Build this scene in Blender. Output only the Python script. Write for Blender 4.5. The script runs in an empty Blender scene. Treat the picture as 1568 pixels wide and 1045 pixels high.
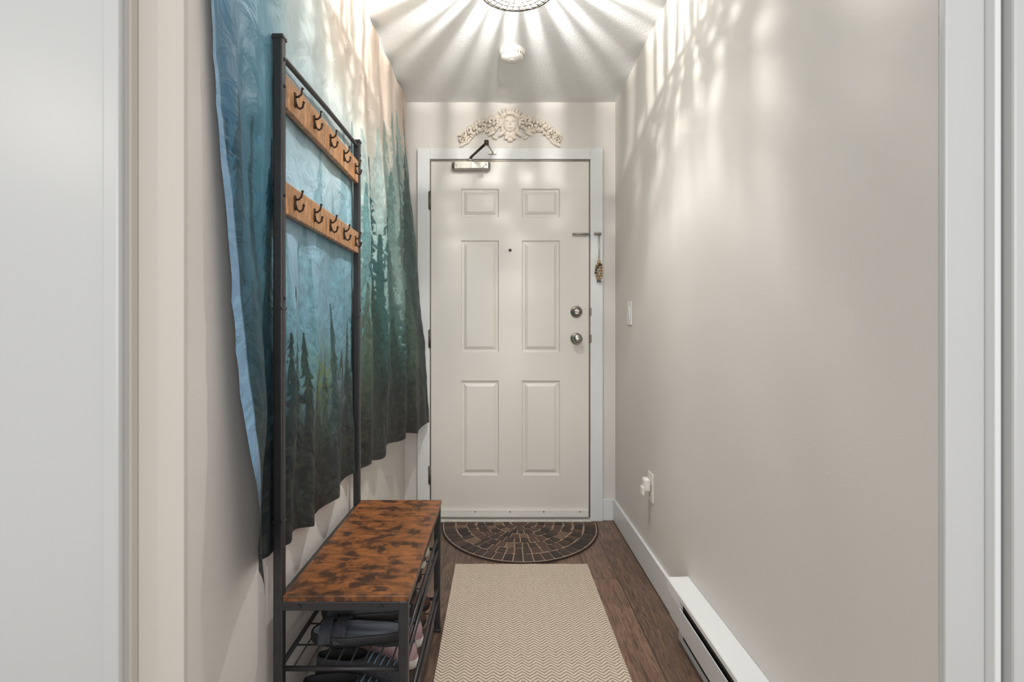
import bpy, bmesh, math, random
import numpy as np
from mathutils import Vector, Matrix
random.seed(7); rng=np.random.RandomState(11)
F=840.0; VX=764.0; VY=508.0; H=1.082
def X(px,d): return (px-VX)*d/F
def Z(py,d): return H-(py-VY)*d/F
DW=3.146; XL=-0.54; XR=0.667; CZ=2.397
scene=bpy.context.scene
col=scene.collection
def lin(c):
    return tuple(((v/255.0)/12.92 if v/255.0<=0.04045 else (((v/255.0)+0.055)/1.055)**2.4) for v in c)
# ---------------- materials
def newmat(name):
    m=bpy.data.materials.new(name); m.use_nodes=True
    nt=m.node_tree; b=nt.nodes['Principled BSDF']; return m,nt,b
def N(nt,t,**k):
    n=nt.nodes.new(t)
    for a,v in k.items(): setattr(n,a,v)
    return n
def mat(name,c,rough=0.5,metal=0.0,var=0.06,vscale=8,bump=0.0,bscale=100,spec=0.5,stretch=(1,1,1),detail=3):
    m,nt,b=newmat(name); L=nt.links
    c=lin(c)
    tc=N(nt,'ShaderNodeTexCoord'); mp=N(nt,'ShaderNodeMapping'); mp.inputs['Scale'].default_value=stretch
    L.new(tc.outputs['Object'],mp.inputs['Vector'])
    no=N(nt,'ShaderNodeTexNoise'); no.inputs['Scale'].default_value=vscale; no.inputs['Detail'].default_value=detail
    L.new(mp.outputs['Vector'],no.inputs['Vector'])
    r=N(nt,'ShaderNodeValToRGB')
    r.color_ramp.elements[0].position=0.3; r.color_ramp.elements[1].position=0.7
    r.color_ramp.elements[0].color=tuple(v*(1-var) for v in c)+(1,)
    r.color_ramp.elements[1].color=tuple(min(1,v*(1+var)) for v in c)+(1,)
    L.new(no.outputs['Fac'],r.inputs['Fac']); L.new(r.outputs['Color'],b.inputs['Base Color'])
    b.inputs['Roughness'].default_value=rough; b.inputs['Metallic'].default_value=metal
    b.inputs['Specular IOR Level'].default_value=spec
    if bump>0:
        n2=N(nt,'ShaderNodeTexNoise'); n2.inputs['Scale'].default_value=bscale; n2.inputs['Detail'].default_value=2
        L.new(mp.outputs['Vector'],n2.inputs['Vector'])
        bp=N(nt,'ShaderNodeBump'); bp.inputs['Strength'].default_value=bump; bp.inputs['Distance'].default_value=0.004
        L.new(n2.outputs['Fac'],bp.inputs['Height']); L.new(bp.outputs['Normal'],b.inputs['Normal'])
    return m
M_wall=mat('wall_paint',(219,214,208),0.55,var=0.012,vscale=2,bump=0.12,bscale=260,spec=0.3)
M_wall_end=mat('wall_end_paint',(207,200,191),0.5,var=0.012,vscale=3,bump=0.05,bscale=200,spec=0.3)
M_ceil=mat('ceiling_stipple',(242,244,243),0.8,var=0.02,vscale=60,bump=0.35,bscale=110,spec=0.2)
M_trim=mat('trim_white',(226,228,228),0.35,var=0.008,vscale=4,spec=0.45)
M_closet=mat('closet_door_paint',(200,201,200),0.33,var=0.008,vscale=4,spec=0.5)
M_door=mat('door_paint',(226,222,214),0.38,var=0.012,vscale=5,bump=0.03,bscale=140)
M_white=mat('white_plastic',(232,230,222),0.35,var=0.01)
M_plaster=mat('plaster_ornament',(234,225,211),0.7,var=0.05,vscale=40)
M_steel=mat('brushed_steel',(175,172,165),0.3,metal=1.0,var=0.08,vscale=60)
M_dsteel=mat('dull_aluminium',(165,161,152),0.4,metal=0.8,var=0.08,vscale=40)
M_hinge=mat('hinge_metal',(115,108,98),0.4,metal=0.8)
M_black=mat('black_metal',(58,57,58),0.42,metal=0.4,var=0.12,vscale=30)
M_dark=mat('dark_void',(14,14,15),0.8)
M_hook=mat('bronze_hook',(60,44,32),0.5,metal=0.4)
M_brass=mat('tassel_beads',(186,156,112),0.5,metal=0.1,var=0.3,vscale=90)
M_rub_b=mat('black_rubber',(30,30,32),0.6,var=0.2,vscale=40)
M_canvas=mat('shoe_black_fabric',(52,54,60),0.8,var=0.3,vscale=120,bump=0.3,bscale=300)
M_grey=mat('shoe_grey_fabric',(120,128,138),0.8,var=0.5,vscale=30,stretch=(0.3,2,1),bump=0.2,bscale=200)
M_pink=mat('shoe_pink_fabric',(170,142,142),0.8,var=0.1,vscale=60)
M_soleW=mat('white_sole',(210,206,197),0.6,var=0.08,vscale=60)
M_brown=mat('brown_leather',(84,56,40),0.5,var=0.2,vscale=40)
M_lace=mat('laces',(96,112,130),0.8,var=0.2,vscale=200)

def floor_mat():
    m,nt,b=newmat('walnut_laminate'); L=nt.links
    tc=N(nt,'ShaderNodeTexCoord'); mp=N(nt,'ShaderNodeMapping'); mp.inputs['Rotation'].default_value=(0,0,math.radians(90))
    L.new(tc.outputs['Object'],mp.inputs['Vector'])
    br=N(nt,'ShaderNodeTexBrick'); br.offset=0.37
    br.inputs['Color1'].default_value=lin((124,98,82))+(1,); br.inputs['Color2'].default_value=lin((98,78,65))+(1,)
    br.inputs['Mortar'].default_value=lin((44,34,29))+(1,)
    br.inputs['Scale'].default_value=1; br.inputs['Mortar Size'].default_value=0.002; br.inputs['Brick Width'].default_value=1.2; br.inputs['Row Height'].default_value=0.13
    L.new(mp.outputs['Vector'],br.inputs['Vector'])
    m2=N(nt,'ShaderNodeMapping'); m2.inputs['Scale'].default_value=(11,1.0,1)
    L.new(tc.outputs['Object'],m2.inputs['Vector'])
    no=N(nt,'ShaderNodeTexNoise'); no.inputs['Scale'].default_value=5.5; no.inputs['Detail'].default_value=10; no.inputs['Roughness'].default_value=0.68; no.inputs['Distortion'].default_value=2.0
    L.new(m2.outputs['Vector'],no.inputs['Vector'])
    r=N(nt,'ShaderNodeValToRGB'); r.color_ramp.elements[0].position=0.38; r.color_ramp.elements[0].color=(0.36,0.34,0.32,1); r.color_ramp.elements[1].position=0.62; r.color_ramp.elements[1].color=(1.28,1.25,1.22,1)
    L.new(no.outputs['Fac'],r.inputs['Fac'])
    mx=N(nt,'ShaderNodeMix',data_type='RGBA',blend_type='MULTIPLY'); mx.inputs['Factor'].default_value=0.95
    L.new(br.outputs['Color'],mx.inputs['A']); L.new(r.outputs['Color'],mx.inputs['B'])
    L.new(mx.outputs['Result'],b.inputs['Base Color']); b.inputs['Roughness'].default_value=0.42
    return m
M_floor=floor_mat()
def rustic(name,base,dark,blot,lo=0.54,hi=0.68):
    m,nt,b=newmat(name); L=nt.links
    tc=N(nt,'ShaderNodeTexCoord')
    m1=N(nt,'ShaderNodeMapping'); m1.inputs['Scale'].default_value=(1.0,4,1)
    L.new(tc.outputs['Object'],m1.inputs['Vector'])
    n1=N(nt,'ShaderNodeTexNoise'); n1.inputs['Scale'].default_value=16; n1.inputs['Detail'].default_value=8; n1.inputs['Roughness'].default_value=0.7
    L.new(m1.outputs['Vector'],n1.inputs['Vector'])
    r1=N(nt,'ShaderNodeValToRGB'); r1.color_ramp.elements[0].position=0.34; r1.color_ramp.elements[1].position=0.66
    r1.color_ramp.elements[0].color=lin(tuple(v*0.58 for v in base))+(1,); r1.color_ramp.elements[1].color=lin(tuple(min(255,v*1.18) for v in base))+(1,)
    L.new(n1.outputs['Fac'],r1.inputs['Fac'])
    n2=N(nt,'ShaderNodeTexNoise'); n2.inputs['Scale'].default_value=blot; n2.inputs['Detail'].default_value=5; n2.inputs['Roughness'].default_value=0.6; n2.inputs['Distortion'].default_value=0.25
    L.new(tc.outputs['Object'],n2.inputs['Vector'])
    r2=N(nt,'ShaderNodeValToRGB'); r2.color_ramp.elements[0].position=lo; r2.color_ramp.elements[0].color=(0,0,0,1); r2.color_ramp.elements[1].position=hi; r2.color_ramp.elements[1].color=(0.9,0.9,0.9,1)
    L.new(n2.outputs['Fac'],r2.inputs['Fac'])
    mx=N(nt,'ShaderNodeMix',data_type='RGBA'); mx.inputs['B'].default_value=lin(dark)+(1,)
    L.new(r2.outputs['Color'],mx.inputs['Factor']); L.new(r1.outputs['Color'],mx.inputs['A'])
    L.new(mx.outputs['Result'],b.inputs['Base Color']); b.inputs['Roughness'].default_value=0.4
    return m
M_rustic=rustic('rustic_brown_board',(136,84,44),(50,33,24),23,0.475,0.60)
M_hookwood=rustic('hook_board_wood',(178,130,86),(128,86,52),16,0.5,0.7)
def rug_mat():
    m,nt,b=newmat('herringbone_weave'); L=nt.links
    tc=N(nt,'ShaderNodeTexCoord'); sp=N(nt,'ShaderNodeSeparateXYZ'); L.new(tc.outputs['Object'],sp.inputs[0])
    nz=N(nt,'ShaderNodeTexNoise'); nz.inputs['Scale'].default_value=90; L.new(tc.outputs['Object'],nz.inputs['Vector'])
    def mth(op,a,bb):
        n=N(nt,'ShaderNodeMath',operation=op)
        for i,v in enumerate((a,bb)):
            if isinstance(v,(int,float)): n.inputs[i].default_value=v
            else: L.new(v,n.inputs[i])
        return n.outputs[0]
    pp=mth('PINGPONG',mth('ADD',sp.outputs['X'],10.0),0.023)
    v=mth('ADD',mth('MULTIPLY',pp,0.95),sp.outputs['Y'])
    v=mth('ADD',v,mth('MULTIPLY',nz.outputs['Fac'],0.006))
    s=mth('SINE',mth('MULTIPLY',v,2*math.pi/0.0155),0)
    r=N(nt,'ShaderNodeValToRGB'); r.color_ramp.elements[0].position=0.22; r.color_ramp.elements[1].position=0.60
    r.color_ramp.elements[0].color=lin((148,130,112))+(1,); r.color_ramp.elements[1].color=lin((209,197,181))+(1,)
    s2=mth('MULTIPLY_ADD',s,0.5); 
    s2.node.inputs[2].default_value=0.5
    L.new(s2,r.inputs['Fac']); L.new(r.outputs['Color'],b.inputs['Base Color'])
    bp=N(nt,'ShaderNodeBump'); bp.inputs['Strength'].default_value=0.4; bp.inputs['Distance'].default_value=0.002
    L.new(s2,bp.inputs['Height']); L.new(bp.outputs['Normal'],b.inputs['Normal'])
    b.inputs['Roughness'].default_value=0.95; b.inputs['Specular IOR Level'].default_value=0.1
    return m
M_rug=rug_mat()
# ---------------- mesh helpers
def link(ob,parent=None):
    col.objects.link(ob)
    if parent: ob.parent=parent
    return ob
def empty(name):
    e=bpy.data.objects.new(name,None); e.empty_display_size=0.1; col.objects.link(e); return e
def from_bm(name,bm,mats,parent=None,smooth=False):
    bmesh.ops.recalc_face_normals(bm,faces=bm.faces)
    me=bpy.data.meshes.new(name); bm.to_mesh(me); bm.free()
    for m in (mats if isinstance(mats,(list,tuple)) else [mats]): me.materials.append(m)
    if smooth:
        for p in me.polygons: p.use_smooth=True
    return link(bpy.data.objects.new(name,me),parent)
def bbox(bm,x0,x1,y0,y1,z0,z1,bev=0.0,mi=0,seg=2):
    x0,x1=min(x0,x1),max(x0,x1); z0,z1=min(z0,z1),max(z0,z1)
    v=[bm.verts.new(p) for p in [(x0,y0,z0),(x1,y0,z0),(x1,y1,z0),(x0,y1,z0),(x0,y0,z1),(x1,y0,z1),(x1,y1,z1),(x0,y1,z1)]]
    fs=[bm.faces.new([v[i] for i in q]) for q in [(0,3,2,1),(4,5,6,7),(0,1,5,4),(1,2,6,5),(2,3,7,6),(3,0,4,7)]]
    for f in fs: f.material_index=mi
    if bev>0:
        es=set(e for f in fs for e in f.edges)
        bmesh.ops.bevel(bm,geom=list(es),offset=bev,segments=seg,affect='EDGES',profile=0.5)
def box(name,x0,x1,y0,y1,z0,z1,m,bev=0.0,parent=None):
    bm=bmesh.new(); bbox(bm,x0,x1,y0,y1,z0,z1,bev); return from_bm(name,bm,m,parent)
def tube_bm(bm,pts,r,seg=8,mi=0,cap=True):
    pts=[Vector(p) for p in pts]; rings=[]
    rr=r if isinstance(r,(list,tuple)) else [r]*len(pts)
    up=None
    for i,p in enumerate(pts):
        t=(pts[min(i+1,len(pts)-1)]-pts[max(i-1,0)]).normalized()
        if up is None: up=t.orthogonal().normalized()
        up=(up-t*up.dot(t)); up=up.normalized() if up.length>1e-6 else t.orthogonal().normalized()
        bi=t.cross(up)
        rings.append([bm.verts.new(p+(up*math.cos(a)+bi*math.sin(a))*rr[i]) for a in [2*math.pi*k/seg for k in range(seg)]])
    for a,b in zip(rings,rings[1:]):
        for k in range(seg):
            f=bm.faces.new([a[k],a[(k+1)%seg],b[(k+1)%seg],b[k]]); f.smooth=True; f.material_index=mi
    if cap:
        for q in (rings[0],rings[-1]):
            f=bm.faces.new(q); f.material_index=mi
def tube(name,pts,r,m,parent=None,seg=10):
    bm=bmesh.new(); tube_bm(bm,pts,r,seg); return from_bm(name,bm,m,parent)
def lathe_bm(bm,prof,center,axis,seg=32,mi=0):
    ax=Vector(axis).normalized(); u=ax.orthogonal().normalized(); w=ax.cross(u); c=Vector(center)
    rings=[]
    for r,h in prof:
        r=max(r,1e-5)
        rings.append([bm.verts.new(c+ax*h+(u*math.cos(a)+w*math.sin(a))*r) for a in [2*math.pi*k/seg for k in range(seg)]])
    for a,b in zip(rings,rings[1:]):
        for k in range(seg):
            f=bm.faces.new([a[k],a[(k+1)%seg],b[(k+1)%seg],b[k]]); f.smooth=True; f.material_index=mi
    f=bm.faces.new(rings[0]); f.material_index=mi
    f=bm.faces.new(rings[-1]); f.material_index=mi
def lathe(name,prof,center,axis,m,parent=None,seg=32):
    bm=bmesh.new(); lathe_bm(bm,prof,center,axis,seg); return from_bm(name,bm,m,parent)
def blob_bm(bm,c,s,rot=0.0,sub=2,mi=0):
    r=bmesh.ops.create_icosphere(bm,subdivisions=sub,radius=1.0)
    mt=Matrix.Translation(Vector(c))@Matrix.Rotation(rot,4,'Y')@Matrix.Diagonal((s[0],s[1],s[2],1))
    bmesh.ops.transform(bm,matrix=mt,verts=r['verts'])
    fs=set(f for v in r['verts'] for f in v.link_faces)
    for f in fs: f.smooth=True; f.material_index=mi
# ---------------- room shell
box('floor',-1.6,1.6,-1.4,DW+0.12,-0.06,0,M_floor)
box('ceiling',-1.6,1.6,-0.5,DW+0.12,CZ,CZ+0.06,M_ceil)
LY=0.951; RY=0.8325
box('wall_left',XL-0.078,XL,LY,DW+0.1,0,CZ,M_wall)
box('wall_right',XR,XR+0.12,RY,DW+0.1,0,CZ,M_wall)
box('wall_back',XL-0.07,XR+0.1,DW,DW+0.1,0,CZ,M_wall)
box('trim_1',XL-0.078,XL+0.0005,LY-0.012,LY+0.0,0,CZ,M_wall_end,0.002)
box('trim_2',XL-0.1,XL-0.078,LY-0.03,LY+0.03,0,CZ,M_wall_end,0.002)
e=empty('door_2')
box('slab',-1.45,-0.622,0.905,0.945,0.01,CZ-0.02,M_closet,0.012,e)
box('edge_strip',-0.648,-0.619,0.893,0.908,0.01,CZ-0.02,M_closet,0.005,e)
box('trim_3',XR-0.001,XR+0.059,RY-0.014,RY,0,CZ,M_closet,0.003)
box('trim_4',XR+0.059,XR+0.068,RY-0.03,RY,0,CZ,M_trim,0.002)
box('trim_5',XR+0.068,XR+0.08,RY-0.018,RY,0,CZ,M_closet,0.002)
e=empty('door_3')
box('slab',XR+0.082,1.5,RY-0.035,RY+0.0,0.01,CZ-0.02,M_closet,0.004,e)
box('baseboard_right',XR-0.013,XR,1.93,DW,0,0.122,M_trim,0.003)
box('baseboard_left',XL,XL+0.010,LY,DW,0,0.115,M_trim,0.002)
box('baseboard_back',X(922,DW),XR-0.013,DW-0.013,DW,0,0.122,M_trim,0.003)
# ---------------- entry door
e=empty('door_1')
yd=DW-0.012; S=DW/F
def dx(px): return (px-VX)*S
def dz(py): return H-(py-VY)*S
bm=bmesh.new()
xs=[660,706,764,799,857,901]; zs=[791,728,583,540,369,334,290,248]
V={}
for i,a in enumerate(xs):
    for j,b in enumerate(zs): V[i,j]=bm.verts.new((dx(a),yd,dz(b)))
pan=[]
for i in range(5):
    for j in range(7):
        f=bm.faces.new([V[i,j],V[i+1,j],V[i+1,j+1],V[i,j+1]])
        if i in(1,3) and j in(1,3,5): pan.append(f)
bmesh.ops.recalc_face_normals(bm,faces=bm.faces)
if bm.faces[:][0].normal.y>0:
    bmesh.ops.reverse_faces(bm,faces=bm.faces[:])
def inset(fs,t,d):
    bmesh.ops.inset_individual(bm,faces=fs,thickness=t,depth=d,use_even_offset=True)
inset(pan,0.007,-0.010); inset(pan,0.009,-0.001); inset(pan,0.004,0.003); inset(pan,0.014,0.007); 
me=bpy.data.meshes.new('slab_face'); bm.to_mesh(me); bm.free(); me.materials.append(M_door)
link(bpy.data.objects.new('slab_face',me),e)
def casing(n,x0,x1,z0,z1):
    box(n,x0,x1,DW-0.026,DW-0.001,z0,z1,M_trim,0.003,e)
casing('casing_left',dx(640),dx(659),0,dz(229)); casing('casing_right',dx(903),dx(922),0,dz(229)); casing('casing_head',dx(658.9),dx(903.1),dz(246),dz(229))
box('gap_right',dx(901),dx(903.2),DW-0.010,DW-0.002,0.02,dz(247),M_hinge,0,e)
box('gap_left',dx(659.2),dx(660.6),DW-0.0235,DW-0.003,0.02,dz(247),M_hinge,0,e)
box('gap_top',dx(660.7),dx(902),DW-0.0175,DW-0.002,dz(248.4),dz(246.4),M_hinge,0,e)
box('sweep',dx(661),dx(900),DW-0.028,DW-0.012,dz(790),dz(779),M_white,0.003,e)
for k,px in enumerate((675,728,781,832,887)):
    lathe('sweep_screw_%d'%k,[(0.004,0),(0.003,0.0015)],(dx(px),DW-0.028,dz(782)),(0,-1,0),M_hinge,e,10)
box('threshold',dx(658),dx(904),DW-0.05,DW-0.004,0.0,0.012,M_soleW,0.003,e)
for k,py in enumerate((309,519,726)):
    bm=bmesh.new(); tube_bm(bm,[(dx(659.2),DW-0.03,dz(py+14)),(dx(659.2),DW-0.03,dz(py-14))],0.006,10)
    bbox(bm,dx(656.7),dx(659),DW-0.028,DW-0.024,dz(py+13),dz(py-13)); from_bm('hinge_%d'%(k+1),bm,M_hinge,e)
lathe('deadbolt',[(0.034,0),(0.034,0.006),(0.030,0.010),(0.018,0.012),(0.017,0.02),(0.013,0.024)],(dx(882),yd,dz(478)),(0,-1,0),M_steel,e)
box('thumbturn',dx(882)-0.013,dx(882)+0.013,yd-0.04,yd-0.022,dz(478)-0.004,dz(478)+0.004,M_steel,0.003,e)
lathe('knob',[(0.034,0),(0.034,0.005),(0.028,0.010),(0.013,0.014),(0.012,0.03),(0.022,0.036),(0.028,0.046),(0.027,0.058),(0.018,0.066),(0.004,0.068)],(dx(882),yd,dz(519)),(0,-1,0),M_steel,e)
for py in (478,519):
    box('strike_%d'%py,dx(901.5),dx(904.5),DW-0.0285,DW-0.02,dz(py+6),dz(py-6),M_hinge,0.001,e)
lathe('peephole',[(0.009,0),(0.009,0.003),(0.006,0.004)],(dx(781),yd,dz(384)),(0,-1,0),M_hinge,e,16)
lathe('peephole_lens',[(0.005,0),(0.004,0.0015)],(dx(781),yd-0.004,dz(384)),(0,-1,0),M_dark,e,12)
bm=bmesh.new(); bbox(bm,dx(876),dx(898),yd-0.007,yd,dz(363),dz(357.5),0.002)
tube_bm(bm,[(dx(876.5),yd-0.012,dz(360)),(dx(899),yd-0.012,dz(360))],0.005)
blob_bm(bm,(dx(900),yd-0.014,dz(360)),(0.007,0.007,0.007)); from_bm('guard_bar',bm,M_dsteel,e)
bm=bmesh.new(); bbox(bm,dx(908),dx(919),DW-0.032,DW-0.026,dz(362.5),dz(357),0.001)
tube_bm(bm,[(dx(909),DW-0.04,dz(360)),(dx(919),DW-0.04,dz(360))],0.004); from_bm('guard_catch',bm,M_dsteel,e)
# door closer
e=empty('door_closer')
bm=bmesh.new(); yb=yd-0.05
bbox(bm,dx(696),dx(749),yb,yd,dz(264),dz(251),0.006)
tube_bm(bm,[(dx(693),yb+0.022,dz(257.5)),(dx(751),yb+0.022,dz(257.5))],0.02,16)
lathe_bm(bm,[(0.02,0),(0.02,0.014),(0.013,0.018)],(dx(721),yb+0.02,dz(252)),(0,0,1),16); 
for px in(700,745): lathe_bm(bm,[(0.005,0),(0.004,0.003)],(dx(px),yb,dz(258)),(0,-1,0),8)
from_bm('closer_body',bm,M_dsteel,e)
box('closer_badge',dx(722),dx(748),yb-0.003,yb+0.002,dz(263),dz(253),M_steel,0.002,e)
pe=Vector((X(745,2.83),2.83,Z(219,2.83))); ps=Vector((dx(721),yb+0.02,dz(245)))
pb=Vector((dx(755),DW-0.035,dz(237)))
bm=bmesh.new(); tube_bm(bm,[ps,pe],0.007,8); lathe_bm(bm,[(0.012,-0.01),(0.012,0.012)],pe,(0,0,1),12); from_bm('main_arm',bm,M_hook,e)
bm=bmesh.new(); tube_bm(bm,[pe,pb],0.005,8); bbox(bm,dx(748),dx(760),DW-0.036,DW-0.024,dz(239),dz(234.5),0.001); from_bm('forearm_bracket',bm,M_dsteel,e)
# hanging charm
e=empty('beaded_tassel_charm')
yc=DW-0.046
tube('cord',[(dx(915),yc,dz(361)),(dx(915.6),yc+0.008,dz(385)),(dx(915),yc+0.008,dz(404))],0.003,M_steel,e,6)
bm=bmesh.new()
for k in range(9):
    blob_bm(bm,(dx(915.2),yc+0.006,dz(366+k*4)),(0.0045,0.0045,0.005),0,1)
from_bm('cord_beads',bm,M_soleW,e)
bm=bmesh.new(); bm2=bmesh.new()
blob_bm(bm,(dx(915),yc+0.004,dz(403)),(0.011,0.010,0.012)); 
for lv in range(6):
    zc_=dz(407)-lv*0.015; rr=0.008+0.011*math.sin((lv+1)/6.5*math.pi)
    for k in range(5):
        a=k*1.257+lv*0.6
        blob_bm(bm if (k+lv)%4 else bm2,(dx(915)+rr*math.cos(a),yc+0.004+rr*0.6*math.sin(a),zc_),(0.0072,0.006,0.0078),0,1)
for k in range(5): tube_bm(bm2,[(dx(915)+(k-2)*0.004,yc+0.004,dz(430)),(dx(915)+(k-2)*0.006,yc+0.004,dz(434))],0.0018,5)
from_bm('beads',bm,M_brass,e); from_bm('beads_dark',bm2,M_brown,e)
# ---------------- ornament above door
e=empty('plaster_cherub_ornament')
bm=bmesh.new(); yo=DW-0.004
def B(px,py,rx,rz,ry=0.014,rot=0,dy=0): blob_bm(bm,(dx(px),yo-dy,dz(py)),(rx*S,ry,rz*S),rot)
def rosette(px,py,r,n=6,dy=0.012):
    for k in range(n):
        a=2*math.pi*k/n+px; B(px+math.cos(a)*r*0.66,py+math.sin(a)*r*0.66,r*0.40,r*0.22,0.016,a,dy)
    B(px,py,r*0.24,r*0.24,0.014,0,dy+0.012)
for k in range(13):
    a=math.radians(180*k/12); B(781-math.cos(a)*18,190-math.sin(a)*18,8,2.0,0.012,a,0.008)
B(781,193,16,20,0.020); B(781,192,11,13,0.022,0,0.016)
B(776.5,189,2.2,1.6,0.008,0,0.036); B(785.5,189,2.2,1.6,0.008,0,0.036); B(781,193,1.7,3,0.008,0,0.040); B(781,199,3.6,1.3,0.008,0,0.034)
for sx in(-1,1):
    B(781+sx*10,179,6,3.6,0.016,sx*0.6,0.018); B(781+sx*14.5,190,2.6,7,0.014,0,0.016); B(781+sx*12,206,8,2.8,0.014,sx*0.7,0.014)
    B(781+sx*3,176,4.4,3,0.014,0,0.022)
    B(781+sx*5,212,5,2.8,0.014,sx*0.5,0.012)
    path=[(25,193,10),(36,190,9),(46,194,10),(55,201,9),(63,207,8),(71,212,7)]
    for ax,ay,r in path: rosette(781+sx*ax,ay,r,7)
    for k in range(16):
        t=k/15; ax=20+t*56; ay=184+ (t**1.6)*26
        B(781+sx*ax,ay-3,5.5,1.9,0.010,sx*(-0.9+t*1.6)+random.uniform(-.4,.4),0.006)
        B(781+sx*(ax-2),ay+11+4*math.sin(t*9),5.5,1.9,0.010,sx*(0.9)+random.uniform(-.4,.4),0.006)
    for k in range(14):
        a=k/14*5.6; rr=7.5*(1-k/17); B(781+sx*(70+math.cos(a)*rr),214+math.sin(a)*rr*0.9,1.7,1.7,0.014,0,0.010)
    B(781+sx*28,206,7,2.4,0.012,sx*0.5,0.010); B(781+sx*24,212,5,2.0,0.010,-sx*0.5,0.008)
B(781,215,5,4,0.014,0,0.006)
from_bm('relief',bm,M_plaster,e)
# ---------------- ceiling smoke detector
sd=1.315*F/(508-78)
e=empty('smoke_detector')
c=(X(784,sd),sd,CZ)
lathe('base',[(0.062,0),(0.062,0.012),(0.056,0.016),(0.054,0.02),(0.054,0.03),(0.046,0.04),(0.02,0.043)],c,(0,0,-1),M_white,e,40)
bm=bmesh.new()
for k in range(24):
    a=2*math.pi*k/24; x=c[0]+math.cos(a)*0.0535; y=c[1]+math.sin(a)*0.0535; bbox(bm,x-0.002,x+0.002,y-0.002,y+0.002,CZ-0.029,CZ-0.021)
from_bm('vents',bm,M_hinge,e)
lathe('test_button',[(0.012,0),(0.011,0.003)],(c[0],c[1],CZ-0.043),(0,0,-1),M_soleW,e,20)
# ---------------- switch & outlet
e=empty('light_switch'); ys=2.79; zc=Z(480,ys)
box('plate',XR-0.006,XR,ys-0.045,ys+0.045,zc-0.06,zc+0.06,M_white,0.003,e)
bm=bmesh.new(); v=[bm.verts.new(p) for p in [(XR-0.006,ys-0.017,zc-0.034),(XR-0.006,ys+0.017,zc-0.034),(XR-0.006,ys+0.017,zc+0.034),(XR-0.006,ys-0.017,zc+0.034),(XR-0.007,ys-0.017,zc-0.034),(XR-0.007,ys+0.017,zc-0.034),(XR-0.013,ys+0.017,zc+0.034),(XR-0.013,ys-0.017,zc+0.034)]]
for q in [(0,3,2,1),(4,5,6,7),(0,1,5,4),(1,2,6,5),(2,3,7,6),(3,0,4,7)]: bm.faces.new([v[i] for i in q])
from_bm('rocker',bm,M_trim,e)
e=empty('wall_outlet'); ys=2.40; zc=Z(746,ys)
box('plate',XR-0.006,XR,ys-0.04,ys+0.04,zc-0.063,zc+0.063,M_white,0.003,e)
bm=bmesh.new()
for s in(-1,1):
    bbox(bm,XR-0.008,XR-0.005,ys-0.016,ys+0.016,zc+s*0.026-0.014,zc+s*0.026+0.014,0.001)
from_bm('receptacles',bm,M_soleW,e)
e=empty('plug_in_night_light')
bm=bmesh.new(); bbox(bm,XR-0.038,XR-0.008,ys-0.024,ys+0.024,zc-0.018,zc+0.04,0.01,0,3); bbox(bm,XR-0.046,XR-0.03,ys-0.018,ys+0.018,zc-0.035,zc+0.005,0.007,0,3); from_bm('housing',bm,M_white,e)
# ---------------- baseboard heater
e=empty('baseboard_heater'); h0,h1=RY+0.01,1.93
def prism(name,prof,y0,y1,m):
    bm=bmesh.new(); a=[bm.verts.new((x,y0,z)) for x,z in prof]; b=[bm.verts.new((x,y1,z)) for x,z in prof]; n=len(prof)
    bm.faces.new(a); bm.faces.new(b[::-1])
    for i in range(n): bm.faces.new([a[i],a[(i+1)%n],b[(i+1)%n],b[i]])
    return from_bm(name,bm,m,e)
xb=XR-0.001
prism('top_cover',[(xb,.219),(.596,.217),(.592,.214),(.592,.200),(.596,.200),(.599,.212),(xb,.214)],h0,h1,M_trim)
prism('front_panel',[(.592,.172),(.595,.172),(.606,.085),(.630,.062),(xb,.062),(xb,.058),(.628,.058),(.602,.083)],h0,1.80,M_trim)
prism('end_cap_far',[(xb,.2185),(.595,.2165),(.5915,.213),(.5915,.176),(.6015,.083),(.628,.0575),(xb,.0575)],1.80,h1,M_trim)
prism('end_cap_near',[(xb,.2185),(.595,.2165),(.5915,.213),(.5915,.176),(.6015,.083),(.628,.0575),(xb,.0575)],h0,h0+0.05,M_trim)
box('interior',.604,xb-0.002,h0+0.05,1.80,.07,.205,M_dark,0,e)
bm=bmesh.new()
for k in range(100):
    y=h0+0.06+k*0.0088
    if y<1.79: bbox(bm,.600,.604,y,y+0.001,.176,.196)
from_bm('fins',bm,M_hinge,e)
box('lower_base',.632,xb,h0,h1,0,.06,M_trim,0,e)
# ---------------- runner rug
bm=bmesh.new()
nx,ny=24,110; x0,x1,y0,y1=-0.20,0.408,0.05,2.53
g=[[bm.verts.new((x0+(x1-x0)*i/nx,y0+(y1-y0)*j/ny,0.009+0.0006*math.sin(i*1.3+j*0.7))) for j in range(ny+1)] for i in range(nx+1)]
for i in range(nx):
    for j in range(ny): bm.faces.new([g[i][j],g[i+1][j],g[i+1][j+1],g[i][j+1]])
bd=[ed for ed in bm.edges if ed.is_boundary]
r=bmesh.ops.extrude_edge_only(bm,edges=bd)
for v in r['geom']:
    if isinstance(v,bmesh.types.BMVert): v.co.z=0.0005
ro=from_bm('herringbone_runner_rug',bm,M_rug)
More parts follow.
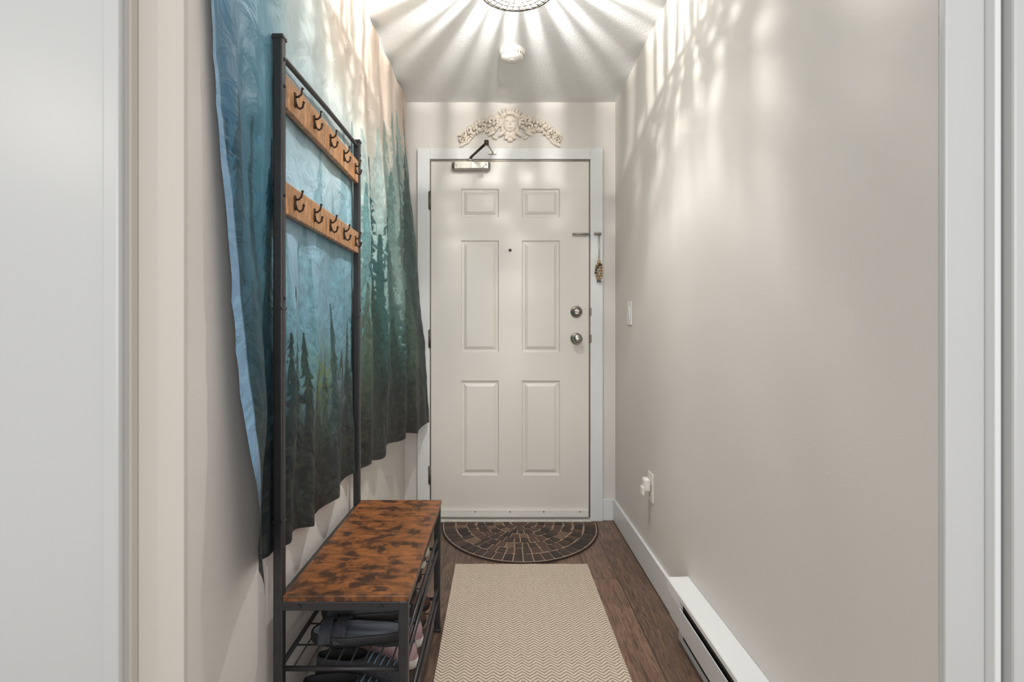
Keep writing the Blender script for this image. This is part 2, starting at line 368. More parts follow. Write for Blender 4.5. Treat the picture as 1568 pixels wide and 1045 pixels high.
# ---------------- half round mat
e=empty('half_round_doormat')
mx0,my0=0.115,DW-0.055; A=0.435; Bq=0.545
M_matbase=mat('mat_joint',(156,134,116),0.9,var=0.2,vscale=60)
M_mb=mat('mat_rim',(46,36,32),0.9,var=0.2,vscale=60)
M_st=[mat('mat_stone_%d'%k,c,0.8,var=0.2,vscale=70,bump=0.4,bscale=160) for k,c in enumerate([(66,52,46),(86,67,57),(114,92,79),(52,42,38)])]
bm=bmesh.new(); n=72
def half(sc,z,mi):
    top=[bm.verts.new((mx0+A*sc*math.cos(math.pi*k/n),my0-(1-sc)*0.2-Bq*(sc-(1-sc)*0.2)*math.sin(math.pi*k/n),z)) for k in range(n+1)]
    f=bm.faces.new(top); f.material_index=mi; return top
top=half(1.0,0.006,1); half(0.982,0.0064,0)
bot=[bm.verts.new((v.co.x,v.co.y,0.0005)) for v in top]
for k in range(n+1): 
    a,b=k,(k+1)%(n+1); f=bm.faces.new([top[a],top[b],bot[b],bot[a]]); f.material_index=1
from_bm('backing',bm,[M_matbase,M_mb],e)
bm=bmesh.new()
def stone(pts,mi,sh=0.84):
    c=sum((Vector(p) for p in pts),Vector((0,0)))/len(pts)
    def q(p,s,z): return bm.verts.new((c.x+(p[0]-c.x)*s,c.y+(p[1]-c.y)*s,z))
    b=[q(p,sh+0.06,0.0066) for p in pts]
    t=[q(p,sh,0.010) for p in pts]
    f=bm.faces.new(t); f.material_index=mi
    for i in range(len(pts)):
        f=bm.faces.new([b[i],b[(i+1)%len(pts)],t[(i+1)%len(pts)],t[i]]); f.material_index=mi
radii=[0.12,0.22,0.33,0.44,0.56,0.68,0.82,0.975]
counts=[5,9,12,16,20,24,26]
for k in range(7):
    ra,rb=radii[k]+0.004,radii[k+1]-0.004; cnt=counts[k]
    angs=[i/cnt for i in range(cnt+1)]
    if k<6: angs=[a+ (random.uniform(-.22,.22)/cnt if 0<i<cnt else 0) for i,a in enumerate(angs)]
    for i in range(cnt):
        g2=0.0035/((ra+rb)/2)/3.14
        a0=(angs[i]+g2)*math.pi; a1=(angs[i+1]-g2)*math.pi
        j=lambda: (random.uniform(-.014,.014) if k<6 else 0)
        P=[]
        for (r_,a_) in [(ra+j(),a0),(ra+j(),(a0+a1)/2),(ra+j(),a1),(rb+j(),a1),(rb+j(),(a0+a1)/2),(rb+j(),a0)]:
            P.append((mx0+A*r_*math.cos(a_),my0-0.004-Bq*(r_-0.004)*math.sin(a_)))
        mi=random.choice([0,0,1,1,2,3]) if k<6 else random.choice([0,0,1,3])
        stone(P,mi,0.85 if k<6 else 0.88)
stone([(mx0+A*0.11*math.cos(a),my0-0.004-Bq*0.11*math.sin(a)) for a in [math.pi*q/8 for q in range(9)]],1)
from_bm('stones',bm,M_st,e)
# ---------------- hall tree bench
e=empty('hall_tree_shoe_bench')
xp=-0.512; yn,yf=1.28,1.98; xf=-0.222; T=0.0115; zt=1.768; zb=0.47
def pole(name,x,y,z1):
    bm=bmesh.new(); bbox(bm,x-T,x+T,y-T,y+T,0.0,z1,0.004)
    bbox(bm,x-T-0.001,x+T+0.001,y-T-0.001,y+T+0.001,0,0.012,0.003)
    if z1>1:
        bbox(bm,x-T-0.002,x+T+0.002,y-T-0.002,y+T+0.002,z1-0.006,z1+0.004,0.002)
        for zz in (1.135,0.64): bbox(bm,x-T-0.0012,x+T+0.0012,y-T-0.0012,y+T+0.0012,zz-0.003,zz+0.003,0.001)
        for zz in (zt-0.05,1.655,1.40,1.16): lathe_bm(bm,[(0.005,0),(0.003,0.003)],(x+T,y,zz),(1,0,0),8)
    from_bm(name,bm,M_black,e)
pole('pole_near',xp,yn,zt); pole('pole_far',xp,yf,zt)
pole('leg_near',xf,yn,zb-0.012); pole('leg_far',xf,yf,zb-0.012)
tube('top_rail',[(xp,yn,1.725),(xp,yn+0.03,1.732),(xp,(yn+yf)/2,1.745),(xp,yf-0.03,1.752),(xp,yf,1.75)],0.007,M_black,e)
def board(name,z0,z1): box(name,xp-0.008,xp+0.008,yn+T,yf-T,z0,z1,M_hookwood,0.003,e)
board('hook_board_upper',1.613,1.693); board('hook_board_lower',1.362,1.438)
box('seat_board',xp+0.012,xf+0.014,yn-0.012,yf+0.012,zb-0.014,zb,M_rustic,0.002,e)
bm=bmesh.new()
for y in(yn,yf): bbox(bm,xp,xf,y-0.01,y+0.01,zb-0.036,zb-0.0145,0.002)
for x in(xp,xf): bbox(bm,x-0.01,x+0.01,yn,yf,zb-0.036,zb-0.0145,0.002)
for xx in (xp+0.05,xf-0.05): lathe_bm(bm,[(0.005,0),(0.003,0.003)],(xx,yn-0.01,zb-0.025),(0,-1,0),8)
from_bm('seat_frame',bm,M_black,e)
for k,zs_ in enumerate((0.295,0.115)):
    bm=bmesh.new()
    for y in(yn,yf): tube_bm(bm,[(xp,y,zs_),(xf,y,zs_)],0.006)
    for x in(xp,xf): tube_bm(bm,[(x,yn,zs_),(x,yf,zs_)],0.006)
    tube_bm(bm,[(xf,yn,zs_+0.045),(xf,yf,zs_+0.045)],0.005)
    for q in range(1,9):
        x=xp+(xf-xp)*q/9; tube_bm(bm,[(x,yn,zs_+0.002),(x,yf,zs_+0.002)],0.0022,6)
    for q in range(1,7):
        y=yn+(yf-yn)*q/7; tube_bm(bm,[(xp,y,zs_-0.002),(xf,y,zs_-0.002)],0.0022,6)
    from_bm('wire_shelf_%d'%(k+1),bm,M_black,e)
def hook(name,y,z):
    bm=bmesh.new(); x=xp+0.008
    bbox(bm,x,x+0.003,y-0.005,y+0.005,z-0.018,z+0.018,0.001)
    tube_bm(bm,[(x+0.002,y,z+0.008),(x+0.009,y,z+0.008),(x+0.016,y,z+0.014),(x+0.019,y,z+0.026)],[0.003,0.0028,0.0026,0.0026])
    blob_bm(bm,(x+0.019,y,z+0.028),(0.0038,0.0038,0.0038),0,1)
    tube_bm(bm,[(x+0.002,y,z-0.004),(x+0.006,y,z-0.016),(x+0.012,y,z-0.022),(x+0.019,y,z-0.018),(x+0.022,y,z-0.008)],[0.003,0.0028,0.0028,0.0026,0.0026])
    blob_bm(bm,(x+0.022,y,z-0.006),(0.0038,0.0038,0.0038),0,1)
    from_bm(name,bm,M_hook,e)
for k in range(5):
    y=yn+0.075+k*(yf-yn-0.13)/4; hook('hook_u%d'%k,y,1.654); hook('hook_l%d'%k,y,1.400)
# ---------------- shoes
def shoe(name,pos,rot,sole,upper,lining,Ls=0.27,sc=1.0,low=False,lace=None,tilt=0):
    bm=bmesh.new(); n=36
    def outline(x0,x1,w,z,zf=0):
        out=[]
        for k in range(n):
            a=2*math.pi*k/n; t=0.5-0.5*math.cos(a); s=math.sin(a)
            ww=w*(0.80+0.26*math.sin(max(0,t-0.15)*math.pi*0.95)-0.10*math.exp(-((t-0.42)/0.14)**2)); ex=0.72
            out.append(((x0+(x1-x0)*t),math.copysign(abs(s)**ex,s)*ww,z+zf*t))
        return out
    rings=[]
    def add(o,mi): rings.append(([bm.verts.new(p) for p in o],mi))
    L_=Ls
    add(outline(0,L_,0.044,0,0.006),0); add(outline(-0.004,L_+0.004,0.049,0.012,0.004),0); add(outline(-0.003,L_+0.003,0.048,0.026),0)
    add(outline(0.002,L_-0.004,0.045,0.028),1)
    k=0.6 if low else 1.0
    for fx,w,z,dz_,hx in [(0.985,.046,.046,-0.004,0.0),(0.93,.044,.062,-0.004,0.0),(0.80,.040,.077,-0.002,0.002),(0.66,.035,.090,0,0.004),(0.55,.031,.098,0,0.006)]:
        add(outline(hx,L_*fx,w,0.028+(z-0.028)*k,dz_*k),1)
    add(outline(0.011,L_*0.535,0.026,0.026+(0.098-0.028)*k),2)
    add(outline(0.014,L_*0.55,0.026,0.034),2)
    for (a,_),(b,mi) in zip(rings,rings[1:]):
        for q in range(n):
            f=bm.faces.new([a[q],a[(q+1)%n],b[(q+1)%n],b[q]]); f.material_index=mi; f.smooth=True
    f=bm.faces.new(rings[0][0]); f.material_index=0
    f=bm.faces.new(rings[-1][0]); f.material_index=2
    if lace:
        for q in range(5):
            t=q/4; x=L_*(0.60+0.24*t); z=0.028+((0.096-0.03*t*0.8)-0.028)*k+0.003; w=0.026-0.004*t
            tube_bm(bm,[(x-0.006,-w,z-0.012),(x,-w*0.6,z),(x+0.004,w*0.6,z),(x-0.004,w,z-0.012)],0.0026,6,3)
    mt=Matrix.Translation(Vector(pos))@Matrix.Rotation(rot,4,'Z')@Matrix.Rotation(tilt,4,'Y')@Matrix.Scale(sc,4)
    bmesh.ops.transform(bm,matrix=mt,verts=bm.verts)
    return from_bm(name,bm,[sole,upper,lining,M_lace])
u=0.3005; l=0.1205
P=math.pi
def slipper(name,pos,rot,L_=0.25,top=M_grey,tilt=0):
    bm=bmesh.new(); n=36
    def ol(sx,z,ins): 
        o=[]
        for k in range(n):
            a=2*math.pi*k/n; t=0.5-0.5*math.cos(a); s=math.sin(a)
            w=(0.046-ins)*(0.78+0.28*math.sin(max(0,t-0.15)*math.pi*0.95)-0.1*math.exp(-((t-0.42)/0.14)**2))
            o.append(bm.verts.new((ins+(L_-2*ins)*t,math.copysign(abs(s)**0.72,s)*w,z)))
        return o
    R=[ol(1,0,0.003),ol(1,0.008,0),ol(1,0.022,0.0),ol(1,0.026,0.002),ol(1,0.024,0.006)]
    for i,(a,b) in enumerate(zip(R,R[1:])):
        for q in range(n):
            f=bm.faces.new([a[q],a[(q+1)%n],b[(q+1)%n],b[q]]); f.material_index=0; f.smooth=True
    bm.faces.new(R[0]); f=bm.faces.new(R[-1]); f.material_index=1
    for q in range(2):
        xs0=L_*(0.62+0.15*q); prev=None
        for k in range(13):
            a=math.pi*k/12; y=0.047*math.cos(a); z=0.012+0.04*math.sin(a)
            cur=[bm.verts.new((xs0,y,z)),bm.verts.new((xs0+0.03,y*0.98,z-0.004))]
            if prev:
                f=bm.faces.new([prev[0],prev[1],cur[1],cur[0]]); f.material_index=2; f.smooth=True
            prev=cur
    mt=Matrix.Translation(Vector(pos))@Matrix.Rotation(rot,4,'Z')@Matrix.Rotation(tilt,4,'Y')
    bmesh.ops.transform(bm,matrix=mt,verts=bm.verts)
    return from_bm(name,bm,[M_rub_b,top,M_canvas])
slipper('grey_slide_sandal',(-0.225,1.40,u+0.002),P+0.04)
slipper('grey_slide_sandal',(-0.235,1.505,u+0.002),P)
shoe('black_sneaker',(-0.245,1.610,u),P,M_rub_b,M_canvas,M_dark,0.25,lace=True,low=True)
shoe('black_sneaker',(-0.245,1.716,u),P,M_rub_b,M_canvas,M_dark,0.25,lace=True,low=True)
shoe('white_sneaker',(-0.245,1.820,u),P,M_soleW,M_canvas,M_dark,0.23,lace=True,low=True,sc=0.88)
shoe('white_sneaker',(-0.245,1.914,u),P,M_soleW,M_soleW,M_dark,0.23,lace=True,low=True,sc=0.88)
shoe('black_boot',(-0.49,1.36,l),0.0,M_rub_b,M_canvas,M_dark,0.25,lace=True)
shoe('black_boot',(-0.49,1.468,l),0,M_rub_b,M_canvas,M_dark,0.25,lace=True)
shoe('pink_sneaker',(-0.235,1.578,l),P,M_soleW,M_pink,M_grey,0.25,lace=True,low=True)
shoe('pink_sneaker',(-0.235,1.684,l),P,M_soleW,M_pink,M_grey,0.25,lace=True,low=True)
shoe('brown_loafer',(-0.49,1.79,l),0,M_rub_b,M_brown,M_soleW,0.25,low=True)
shoe('brown_loafer',(-0.49,1.896,l),0,M_rub_b,M_brown,M_soleW,0.25,low=True)
# ---------------- tapestry
nu,nv=860,700
def vnoise(a,b,sx,sy,seed):
    r=np.random.RandomState(seed); gx=int(sx)+3; gy=int(sy)+3; G=r.rand(gx,gy)
    x=np.clip(a,0,1)*sx; y=np.clip(b,0,1)*sy; i=x.astype(int); j=y.astype(int); fx=x-i; fy=y-j
    fx=fx*fx*(3-2*fx); fy=fy*fy*(3-2*fy)
    return G[i,j]*(1-fx)*(1-fy)+G[i+1,j]*fx*(1-fy)+G[i,j+1]*(1-fx)*fy+G[i+1,j+1]*fx*fy
def sst(a,b,x):
    t=np.clip((x-a)/(b-a),0,1); return t*t*(3-2*t)
U,Vv=np.meshgrid(np.linspace(0,1,nu+1),np.linspace(0,1,nv+1),indexing='ij')
zbot=0.563+0.010*np.sin(U*19)+0.008*np.sin(U*47+1)-0.02*np.exp(-(U/0.012)**2)+0.012*sst(0.7,1,U)
zz=zbot+(2.37-zbot)*Vv
ynear=1.003+(1.68-zz)*0.0908; ynear=np.maximum(ynear,0.962)
yy=ynear+(3.085-ynear)*U
off=0.008+0.005*np.sin(yy*23+zz*1.5)
low_=sst(1.45,0.75,zz)
fold=(0.5+0.5*np.sin(yy*29+1.6*np.sin(zz*3)+0.9*np.sin(yy*9)))**1.3
off+= low_*0.028*fold*sst(1.0,1.08,yy)
far=np.clip((yy-2.2)/0.88,0,1)**1.5
off+= far*(0.012+0.108*np.clip((2.21-zz)/1.65,0,1.1))*(1+0.10*np.sin(yy*26+zz*2))
mid=sst(2.0,2.25,yy)
off+= mid*0.024*(0.5+0.5*np.sin(yy*22+1.5*np.sin(zz*3.2)))*sst(2.3,1.5,zz)
ne=np.exp(-((yy-ynear)/0.05)**2)
off+= ne*(0.018*sst(1.9,0.8,zz))
off+= 0.014*sst(1.02,1.08,yy)*sst(1.24,1.18,yy)*(0.5+0.5*np.sin(zz*6+yy*34))
crs=np.abs(np.sin(zz*11-yy*9+3*vnoise(U,Vv,5,5,8)))**6
off+= 0.004*(vnoise(U,Vv,14,12,3)-.5)+0.007*np.abs(vnoise(U,Vv,36,20,4)-.5)+0.004*crs*vnoise(U,Vv,7,7,9)
def clampnear(yc,w,lim,cond):
    global off
    m=np.exp(-((yy-yc)/w)**4)*cond; off=off*(1-m)+np.minimum(off,lim)*m
clampnear(yn,0.03,0.011,1.0); clampnear(yf,0.03,0.011,1.0)
inb=sst(1.2,1.25,yy)*sst(2.05,2.0,yy)*sst(1.28,1.34,zz)
lim_=0.0135
off=off*(1-inb)+(lim_-np.abs(np.clip(off,0,0.04)-lim_)*0.5)*inb
off=np.maximum(off,0.002)
xx=XL+off
co=np.stack([xx,yy,zz],-1).reshape(-1,3)
gy_=np.array([0,.2,.4,.8,1.2,1.6,2.1]); gz=np.array([.56,.8,1.1,1.4,1.7,2.0,2.37])
rows=[
[(38,42,47),(42,45,48),(45,50,50),(50,53,53),(44,47,45),(50,46,42),(52,43,43)],
[(38,60,70),(36,55,60),(66,96,94),(64,98,98),(54,82,78),(64,78,73),(58,58,58)],
[(42,86,106),(42,86,98),(120,162,186),(112,155,177),(104,146,150),(116,148,142),(88,106,102)],
[(50,104,130),(56,112,132),(164,200,220),(158,196,212),(156,192,194),(160,188,180),(118,140,136)],
[(62,120,150),(76,134,158),(180,208,216),(198,218,220),(210,222,216),(206,214,204),(148,164,158)],
[(72,132,162),(104,158,178),(204,217,215),(230,230,222),(236,228,216),(228,222,210),(188,194,186)],
[(84,144,172),(132,176,192),(218,223,217),(236,228,216),(240,226,212),(238,224,210),(226,212,200)]]
rows=np.array(rows,float)
tt=yy-1.0+0.06*(vnoise(U,Vv,7,9,21)-.5); tz=zz+0.12*(vnoise(U,Vv,9,7,22)-.5)
def interp2(a,b):
    i=np.clip(np.searchsorted(gy_,a,side='right')-1,0,5); j=np.clip(np.searchsorted(gz,b,side='right')-1,0,5)
    fx=np.clip((a-gy_[i])/(gy_[i+1]-gy_[i]),0,1)[...,None]; fy=np.clip((b-gz[j])/(gz[j+1]-gz[j]),0,1)[...,None]
    fx=fx*fx*(3-2*fx)
    return rows[j,i]*(1-fx)*(1-fy)+rows[j,i+1]*fx*(1-fy)+rows[j+1,i]*(1-fx)*fy+rows[j+1,i+1]*fx*fy
C=interp2(tt,tz)
nmist=vnoise(U,Vv,16,14,31); nf=vnoise(U,Vv,120,150,32); nb=vnoise(U,Vv,10,9,34); nm=vnoise(U,Vv,45,60,39)
C*= (0.93+0.13*nmist)[...,None]
pk=(sst(1.75,2.2,zz)*sst(.5,.9,yy-1.0)*vnoise(U,Vv,26,5,36)*0.6)[...,None]
C=C*(1-pk)+np.array([242,206,182.])*pk
yq=yy-1.0
def tree(y0,ztop,hw,colr,al,zbase=0.6,seed=0,fade=0.0,ps=1.0):
    global C
    i0=np.searchsorted(U[:,0],(y0-hw*1.4-0.03)/2.1); i1=np.searchsorted(U[:,0],(y0+hw*1.4+0.08)/2.1)
    i0=max(i0,0); i1=min(i1+1,nu+1)
    if i1<=i0: return
    z=zz[i0:i1]; q=yq[i0:i1]; n1=nf[i0:i1]; n2=nm[i0:i1]
    d=np.abs(q-y0); Ht=ztop-zbase
    t=np.clip((ztop-z)/Ht,0,1)
    per=(0.026+0.014*((seed*37)%7)/7)*ps
    side=(q>y0).astype(int)
    droop=0.5 if hw<0.13 else 0.22
    ph=np.maximum((ztop-(z+droop*d))/per,0.0)**0.92+side*0.45+1.1*(n2-.5)+0.5*(n1-.5)+2
    tier=np.floor(ph).astype(int); fr=ph-tier
    rr=np.random.RandomState(seed+1).rand(600)
    amp=0.42+0.85*rr[np.clip(tier*2+side,0,599)]
    w=hw*(t**0.78)*amp*(0.34+0.66*fr)*(0.75+0.5*n2)+0.003*(1+2*(hw>.13))
    a=sst(1.2,0.8,d/np.maximum(w,1e-4))*(z<ztop)
    a=a*al*np.clip(0.72+0.5*n1,0,1)*(1-fade*t)
    a=np.clip(a,0,1)[...,None]
    shade=(0.78+0.34*n1+0.12*fr)[...,None]
    C[i0:i1]=C[i0:i1]*(1-a)+np.array(colr,float)*shade*a
R=random.Random(5)
for (y0,tp,hw) in [(.62,1.66,.12),(.86,1.76,.14),(.75,1.54,.12),(.50,1.46,.09),(.98,1.84,.16)]:
    tree(y0,tp,hw,(104,150,164),0.62,0.9,int(y0*100)+31,0.5,1.2)
for (y0,tp,hw) in [(1.10,1.86,.22),(1.34,1.95,.26),(1.52,2.05,.26),(1.66,2.14,.28),(1.82,2.22,.28),(1.98,2.32,.28)]:
    tree(y0,tp,hw,(152,180,178) if tp<2 else (126,156,154),0.7,1.1,int(y0*100)+5,0.4,2.2)
for (y0,tp,hw,c,a) in [(1.13,1.66,.17,(84,132,136),.85),(1.60,1.84,.24,(96,132,130),.85),(1.80,2.08,.26,(84,118,116),.9),(2.00,2.24,.28,(74,100,100),.95)]:
    tree(y0,tp,hw,c,a,0.7,int(y0*100),0.25,2.0)
for (y0,tp,hw,c,a) in [(1.25,1.80,.20,(32,72,76),.97),(1.47,1.79,.24,(38,76,76),.95),(1.05,1.46,.12,(54,100,108),.9),(1.72,1.70,.26,(52,80,76),.92),(1.92,2.02,.24,(50,72,71),.95),(1.36,1.50,.16,(38,74,72),.92),(1.58,1.46,.18,(44,72,68),.9),(2.08,1.84,.24,(48,60,60),.95)]:
    tree(y0,tp,hw,c,a,0.6,int(y0*100)+7,0.12,1.9)
fog=(np.exp(-((zz-(1.40+0.10*np.sin(yq*6)))/0.22)**2)*np.exp(-((yq-1.66)/.08)**2)*0.5)[...,None]
C=C*(1-fog)+np.array([172,192,186.])*fog
for k in range(12):
    y0=0.0+0.28*R.random(); tree(y0,R.uniform(1.05,1.6),R.uniform(.05,.09),(30,66,77),0.8,0.6,k+80,0.1)
for k in range(10):
    y0=0.32+0.7*R.random(); tree(y0,R.uniform(1.04,1.34),R.uniform(.06,.09),(92,138,150),0.72,0.6,k+100,0.3,1.2)
for k in range(9):
    y0=0.36+0.66*R.random(); tree(y0,R.uniform(0.92,1.12),R.uniform(.06,.09),(56,92,92),0.82,0.6,k+120,0.2,1.2)
for (y0,tp,hw,c,a) in [(.415,1.20,.12,(26,44,44),.98),(.49,1.08,.09,(36,56,51),.95),(.345,1.08,.10,(28,48,50),.95),(.73,1.17,.10,(36,66,68),.95),(.89,1.12,.11,(33,58,57),.95),(.59,.96,.09,(44,64,50),.9),(.80,1.02,.10,(36,58,56),.92),(.98,1.26,.12,(36,66,68),.93),(.65,1.03,.07,(50,76,64),.9)]:
    tree(y0,tp,hw,c,a,0.56,int(y0*100)+3,0,1.15)
for k in range(14):
    y0=1.0+1.1*R.random(); tree(y0,R.uniform(0.98,1.38),R.uniform(.12,.2),(43,63,57) if R.random()<.6 else (70,90,76),0.85,0.56,k+140,0.1,1.6)
g1=(np.exp(-((yq-.62)/.08)**2-((zz-.95)/.09)**2)*0.7*sst(.40,.55,nf))[...,None]
C=C*(1-g1)+np.array([112,132,64.])*g1
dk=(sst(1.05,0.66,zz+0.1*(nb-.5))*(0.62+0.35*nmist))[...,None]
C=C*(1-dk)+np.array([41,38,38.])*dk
gr=(sst(1.1,0.7,zz)*sst(.68,.76,nf)*0.3)[...,None]
C=C*(1-gr)+np.array([86,86,62.])*gr
hw_=0.010+0.028*sst(1.7,1.0,zz)
hs=(sst(1.0,0.85,(yy-ynear)/hw_)*sst(2.1,1.6,zz)*sst(0.64,0.86,zz))[...,None]
C=C*(1-hs)+np.array([126,164,194.])*hs
C=np.clip(np.nan_to_num(C)*0.94,0,255)/255.0
Cl=np.where(C<=0.04045,C/12.92,((C+0.055)/1.055)**2.4)
me=bpy.data.meshes.new('forest_tapestry')
nV=co.shape[0]; idx=np.arange(nV).reshape(nu+1,nv+1)
q=np.stack([idx[:-1,:-1],idx[1:,:-1],idx[1:,1:],idx[:-1,1:]],-1).reshape(-1,4)
me.vertices.add(nV); me.vertices.foreach_set('co',co.ravel())
me.loops.add(q.size); me.loops.foreach_set('vertex_index',q.ravel().astype(np.int32))
me.polygons.add(len(q)); me.polygons.foreach_set('loop_start',(np.arange(len(q))*4).astype(np.int32))
me.polygons.foreach_set('use_smooth',np.ones(len(q),bool))
me.update(calc_edges=True)
ca=me.color_attributes.new('art','FLOAT_COLOR','POINT')
rgba=np.ones((nV,4)); rgba[:,:3]=Cl.reshape(-1,3); ca.data.foreach_set('color',rgba.ravel())
m,nt,b=newmat('printed_fabric'); at=N(nt,'ShaderNodeVertexColor'); at.layer_name='art'
tc=N(nt,'ShaderNodeTexCoord'); nn=N(nt,'ShaderNodeTexNoise'); nn.inputs['Scale'].default_value=10; nn.inputs['Detail'].default_value=5; nn.inputs['Distortion'].default_value=1.0
bp=N(nt,'ShaderNodeBump'); bp.inputs['Strength'].default_value=0.7; bp.inputs['Distance'].default_value=0.022
nt.links.new(tc.outputs['Object'],nn.inputs['Vector']); nt.links.new(nn.outputs['Fac'],bp.inputs['Height']); nt.links.new(bp.outputs['Normal'],b.inputs['Normal'])
nt.links.new(at.outputs['Color'],b.inputs['Base Color']); b.inputs['Roughness'].default_value=0.55; b.inputs['Specular IOR Level'].default_value=0.35
me.materials.append(m); link(bpy.data.objects.new('forest_tapestry',me))
# ---------------- ceiling crystal lamp
e=empty('crystal_ceiling_light')
lx,ly,lr=0.062,1.885,0.132; lz=2.262
def crystal(name,op,es):
    m,nt,b=newmat(name); b.inputs['Base Color'].default_value=(0.8,0.82,0.8,1); b.inputs['Roughness'].default_value=0.12
    b.inputs['Emission Color'].default_value=(1,0.97,0.90,1)
    tc=N(nt,'ShaderNodeTexCoord'); no=N(nt,'ShaderNodeTexNoise'); no.inputs['Scale'].default_value=140; nt.links.new(tc.outputs['Object'],no.inputs['Vector'])
    mr=N(nt,'ShaderNodeMapRange'); mr.inputs['From Min'].default_value=0.35; mr.inputs['From Max'].default_value=0.65; mr.inputs['To Min'].default_value=es*0.25; mr.inputs['To Max'].default_value=es*1.3
    nt.links.new(no.outputs['Fac'],mr.inputs['Value']); nt.links.new(mr.outputs['Result'],b.inputs['Emission Strength'])
    tr=N(nt,'ShaderNodeBsdfTransparent'); ms=N(nt,'ShaderNodeMixShader'); ms.inputs[0].default_value=op
    out=[n for n in nt.nodes if n.type=='OUTPUT_MATERIAL'][0]
    nt.links.new(tr.outputs[0],ms.inputs[1]); nt.links.new(b.outputs[0],ms.inputs[2]); nt.links.new(ms.outputs[0],out.inputs['Surface'])
    return m
M_cry=crystal('lamp_crystal',0.66,0.2); M_cry2=crystal('lamp_crystal_beads',0.85,0.4); M_cry3=crystal('lamp_dimming_band',0.62,0.25)
lathe('canopy',[(0.11,0),(0.11,0.008),(0.1,0.012)],(lx,ly,CZ),(0,0,-1),M_steel,e,48)
bm=bmesh.new()
for zz_ in (lz,CZ-0.012):
    pts=[(lx+lr*math.cos(a),ly+lr*math.sin(a),zz_) for a in [2*math.pi*k/64 for k in range(65)]]
    tube_bm(bm,pts,0.004,8)
for k in range(3):
    a=2*math.pi*k/3; tube_bm(bm,[(lx+lr*math.cos(a),ly+lr*math.sin(a),CZ),(lx+lr*math.cos(a),ly+lr*math.sin(a),lz)],0.003)
from_bm('rings',bm,M_steel,e)
bm=bmesh.new(); n=72
ra=[bm.verts.new((lx+(lr-0.007)*math.cos(2*math.pi*k/n),ly+(lr-0.007)*math.sin(2*math.pi*k/n),CZ-0.004)) for k in range(n)]
rb=[bm.verts.new((lx+(lr-0.007)*math.cos(2*math.pi*k/n),ly+(lr-0.007)*math.sin(2*math.pi*k/n),CZ-0.060)) for k in range(n)]
for k in range(n):
    f=bm.faces.new([ra[k],ra[(k+1)%n],rb[(k+1)%n],rb[k]]); f.smooth=True
from_bm('light_dimming_collar',bm,M_cry3,e)  # translucent collar added to dim the hot ring on the ceiling
bm=bmesh.new(); a=0
while a<2*math.pi-0.05:
    w=random.uniform(0.06,0.17); g_=random.uniform(0.06,0.16)
    c0=Vector((lx+lr*math.cos(a+w/2),ly+lr*math.sin(a+w/2),0)); r_=lr*w/2
    z0=lz+0.003+random.uniform(0,0.01)
    tube_bm(bm,[(c0.x,c0.y,CZ-0.012),(c0.x,c0.y,lz+0.05),(c0.x,c0.y,z0+0.004),(c0.x,c0.y,z0)],[r_*0.8,r_,r_,r_*0.2],6)
    a+=w+g_
# lower fringe of longer drops whose shadows streak down the walls
a=0.03
while a<2*math.pi-0.03:
    w=random.uniform(0.04,0.09)
    cx,cy=lx+(lr-0.012)*math.cos(a),ly+(lr-0.012)*math.sin(a)
    tube_bm(bm,[(cx,cy,lz+0.03),(cx,cy,lz+0.012),(cx,cy,lz-0.004)],[0.001,lr*w/2,0.001],6)
    a+=w+random.uniform(0.03,0.12)
for f in bm.faces: f.smooth=False
from_bm('crystal_rods',bm,M_cry,e)
bm=bmesh.new()
for rr,nn_ in ((0.022,7),(0.044,14),(0.066,20),(0.088,27),(0.108,34)):
    for k in range(nn_):
        a=2*math.pi*k/nn_+rr*30
        r=bmesh.ops.create_icosphere(bm,subdivisions=1,radius=0.0086,matrix=Matrix.Translation((lx+rr*math.cos(a),ly+rr*math.sin(a),lz+0.004)))
from_bm('crystal_bottom',bm,M_cry2,e)
bm=bmesh.new()
for rr in (0.033,0.055,0.077,0.099,0.12):
    tube_bm(bm,[(lx+rr*math.cos(a),ly+rr*math.sin(a),lz-0.005) for a in [2*math.pi*k/40 for k in range(41)]],0.0018,5)
for k in range(30):
    a=2*math.pi*k/30; tube_bm(bm,[(lx+0.02*math.cos(a),ly+0.02*math.sin(a),lz-0.006),(lx+0.13*math.cos(a),ly+0.13*math.sin(a),lz-0.006)],0.0014,5)
from_bm('bottom_wires',bm,M_hinge,e)
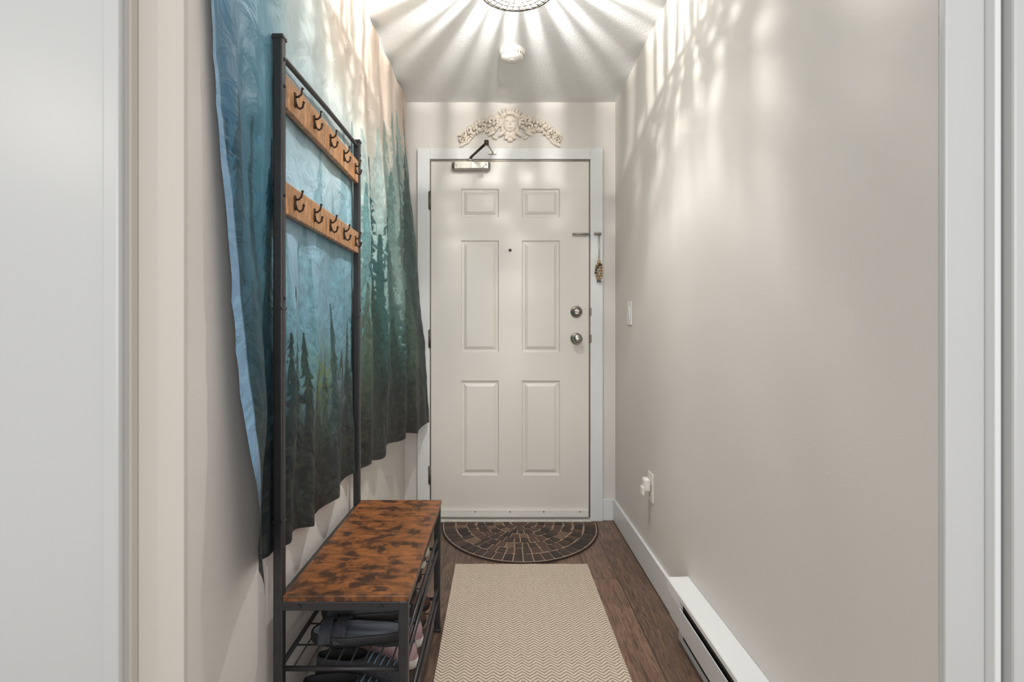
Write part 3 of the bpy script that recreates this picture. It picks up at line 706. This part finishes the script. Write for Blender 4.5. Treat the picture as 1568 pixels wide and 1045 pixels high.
m,nt,b=newmat('lamp_bulb'); b.inputs['Emission Color'].default_value=(1,0.9,0.75,1); b.inputs['Emission Strength'].default_value=3
bm=bmesh.new()
for k in range(3):
    a=2*math.pi*k/3+0.5; blob_bm(bm,(lx+0.06*math.cos(a),ly+0.06*math.sin(a),CZ-0.055),(0.014,0.014,0.022))
from_bm('bulbs',bm,m,e)
def light(name,kind,loc,energy,colr,**k):
    ld=bpy.data.lights.new(name,kind); ld.energy=energy; ld.color=colr
    for a,v in k.items(): setattr(ld,a,v)
    o=bpy.data.objects.new(name,ld); o.location=loc; col.objects.link(o); return o
o=light('ceiling_lamp_uplight','SPOT',(lx,ly,lz+0.016),36,(1,0.965,0.925),spot_size=math.radians(179),spot_blend=0.12,shadow_soft_size=0.008)
o.rotation_euler=(math.pi,0,0)
light('ceiling_lamp_bulb','POINT',(lx,ly,lz+0.045),24,(1,0.965,0.925),shadow_soft_size=0.004)
light('ceiling_lamp_downlight','SPOT',(lx,ly,lz+0.04),118,(1,0.975,0.945),spot_size=math.radians(130),spot_blend=1.0,shadow_soft_size=0.03)
light('room_lamp','POINT',(-2.18,-1.0,2.11),22,(1,0.96,0.9),shadow_soft_size=0.09)
o=light('rear_fill_light','AREA',(0.3,-2.6,1.7),66,(1.0,1.0,1.0),shape='RECTANGLE',size=3.0,size_y=2.0)  # soft area fill added behind the camera, stands for no actual window
o.rotation_euler=(math.radians(88),0,0)
w=bpy.data.worlds.new('world'); scene.world=w; w.use_nodes=True
w.node_tree.nodes['Background'].inputs[0].default_value=(1.0,0.99,0.985,1); w.node_tree.nodes['Background'].inputs[1].default_value=0.64
# ---------------- camera
cd=bpy.data.cameras.new('camera'); cd.sensor_width=36; cd.lens=36*F/1568; cd.shift_x=(784-VX)/1568; cd.shift_y=-(522.67-VY)/1568; cd.clip_start=0.02
cam=bpy.data.objects.new('camera',cd); cam.location=(0,0,H); cam.rotation_euler=(math.radians(90),0,0); col.objects.link(cam)
scene.camera=cam
scene.view_settings.view_transform='Standard'; scene.view_settings.look='None'; scene.view_settings.exposure=0.04
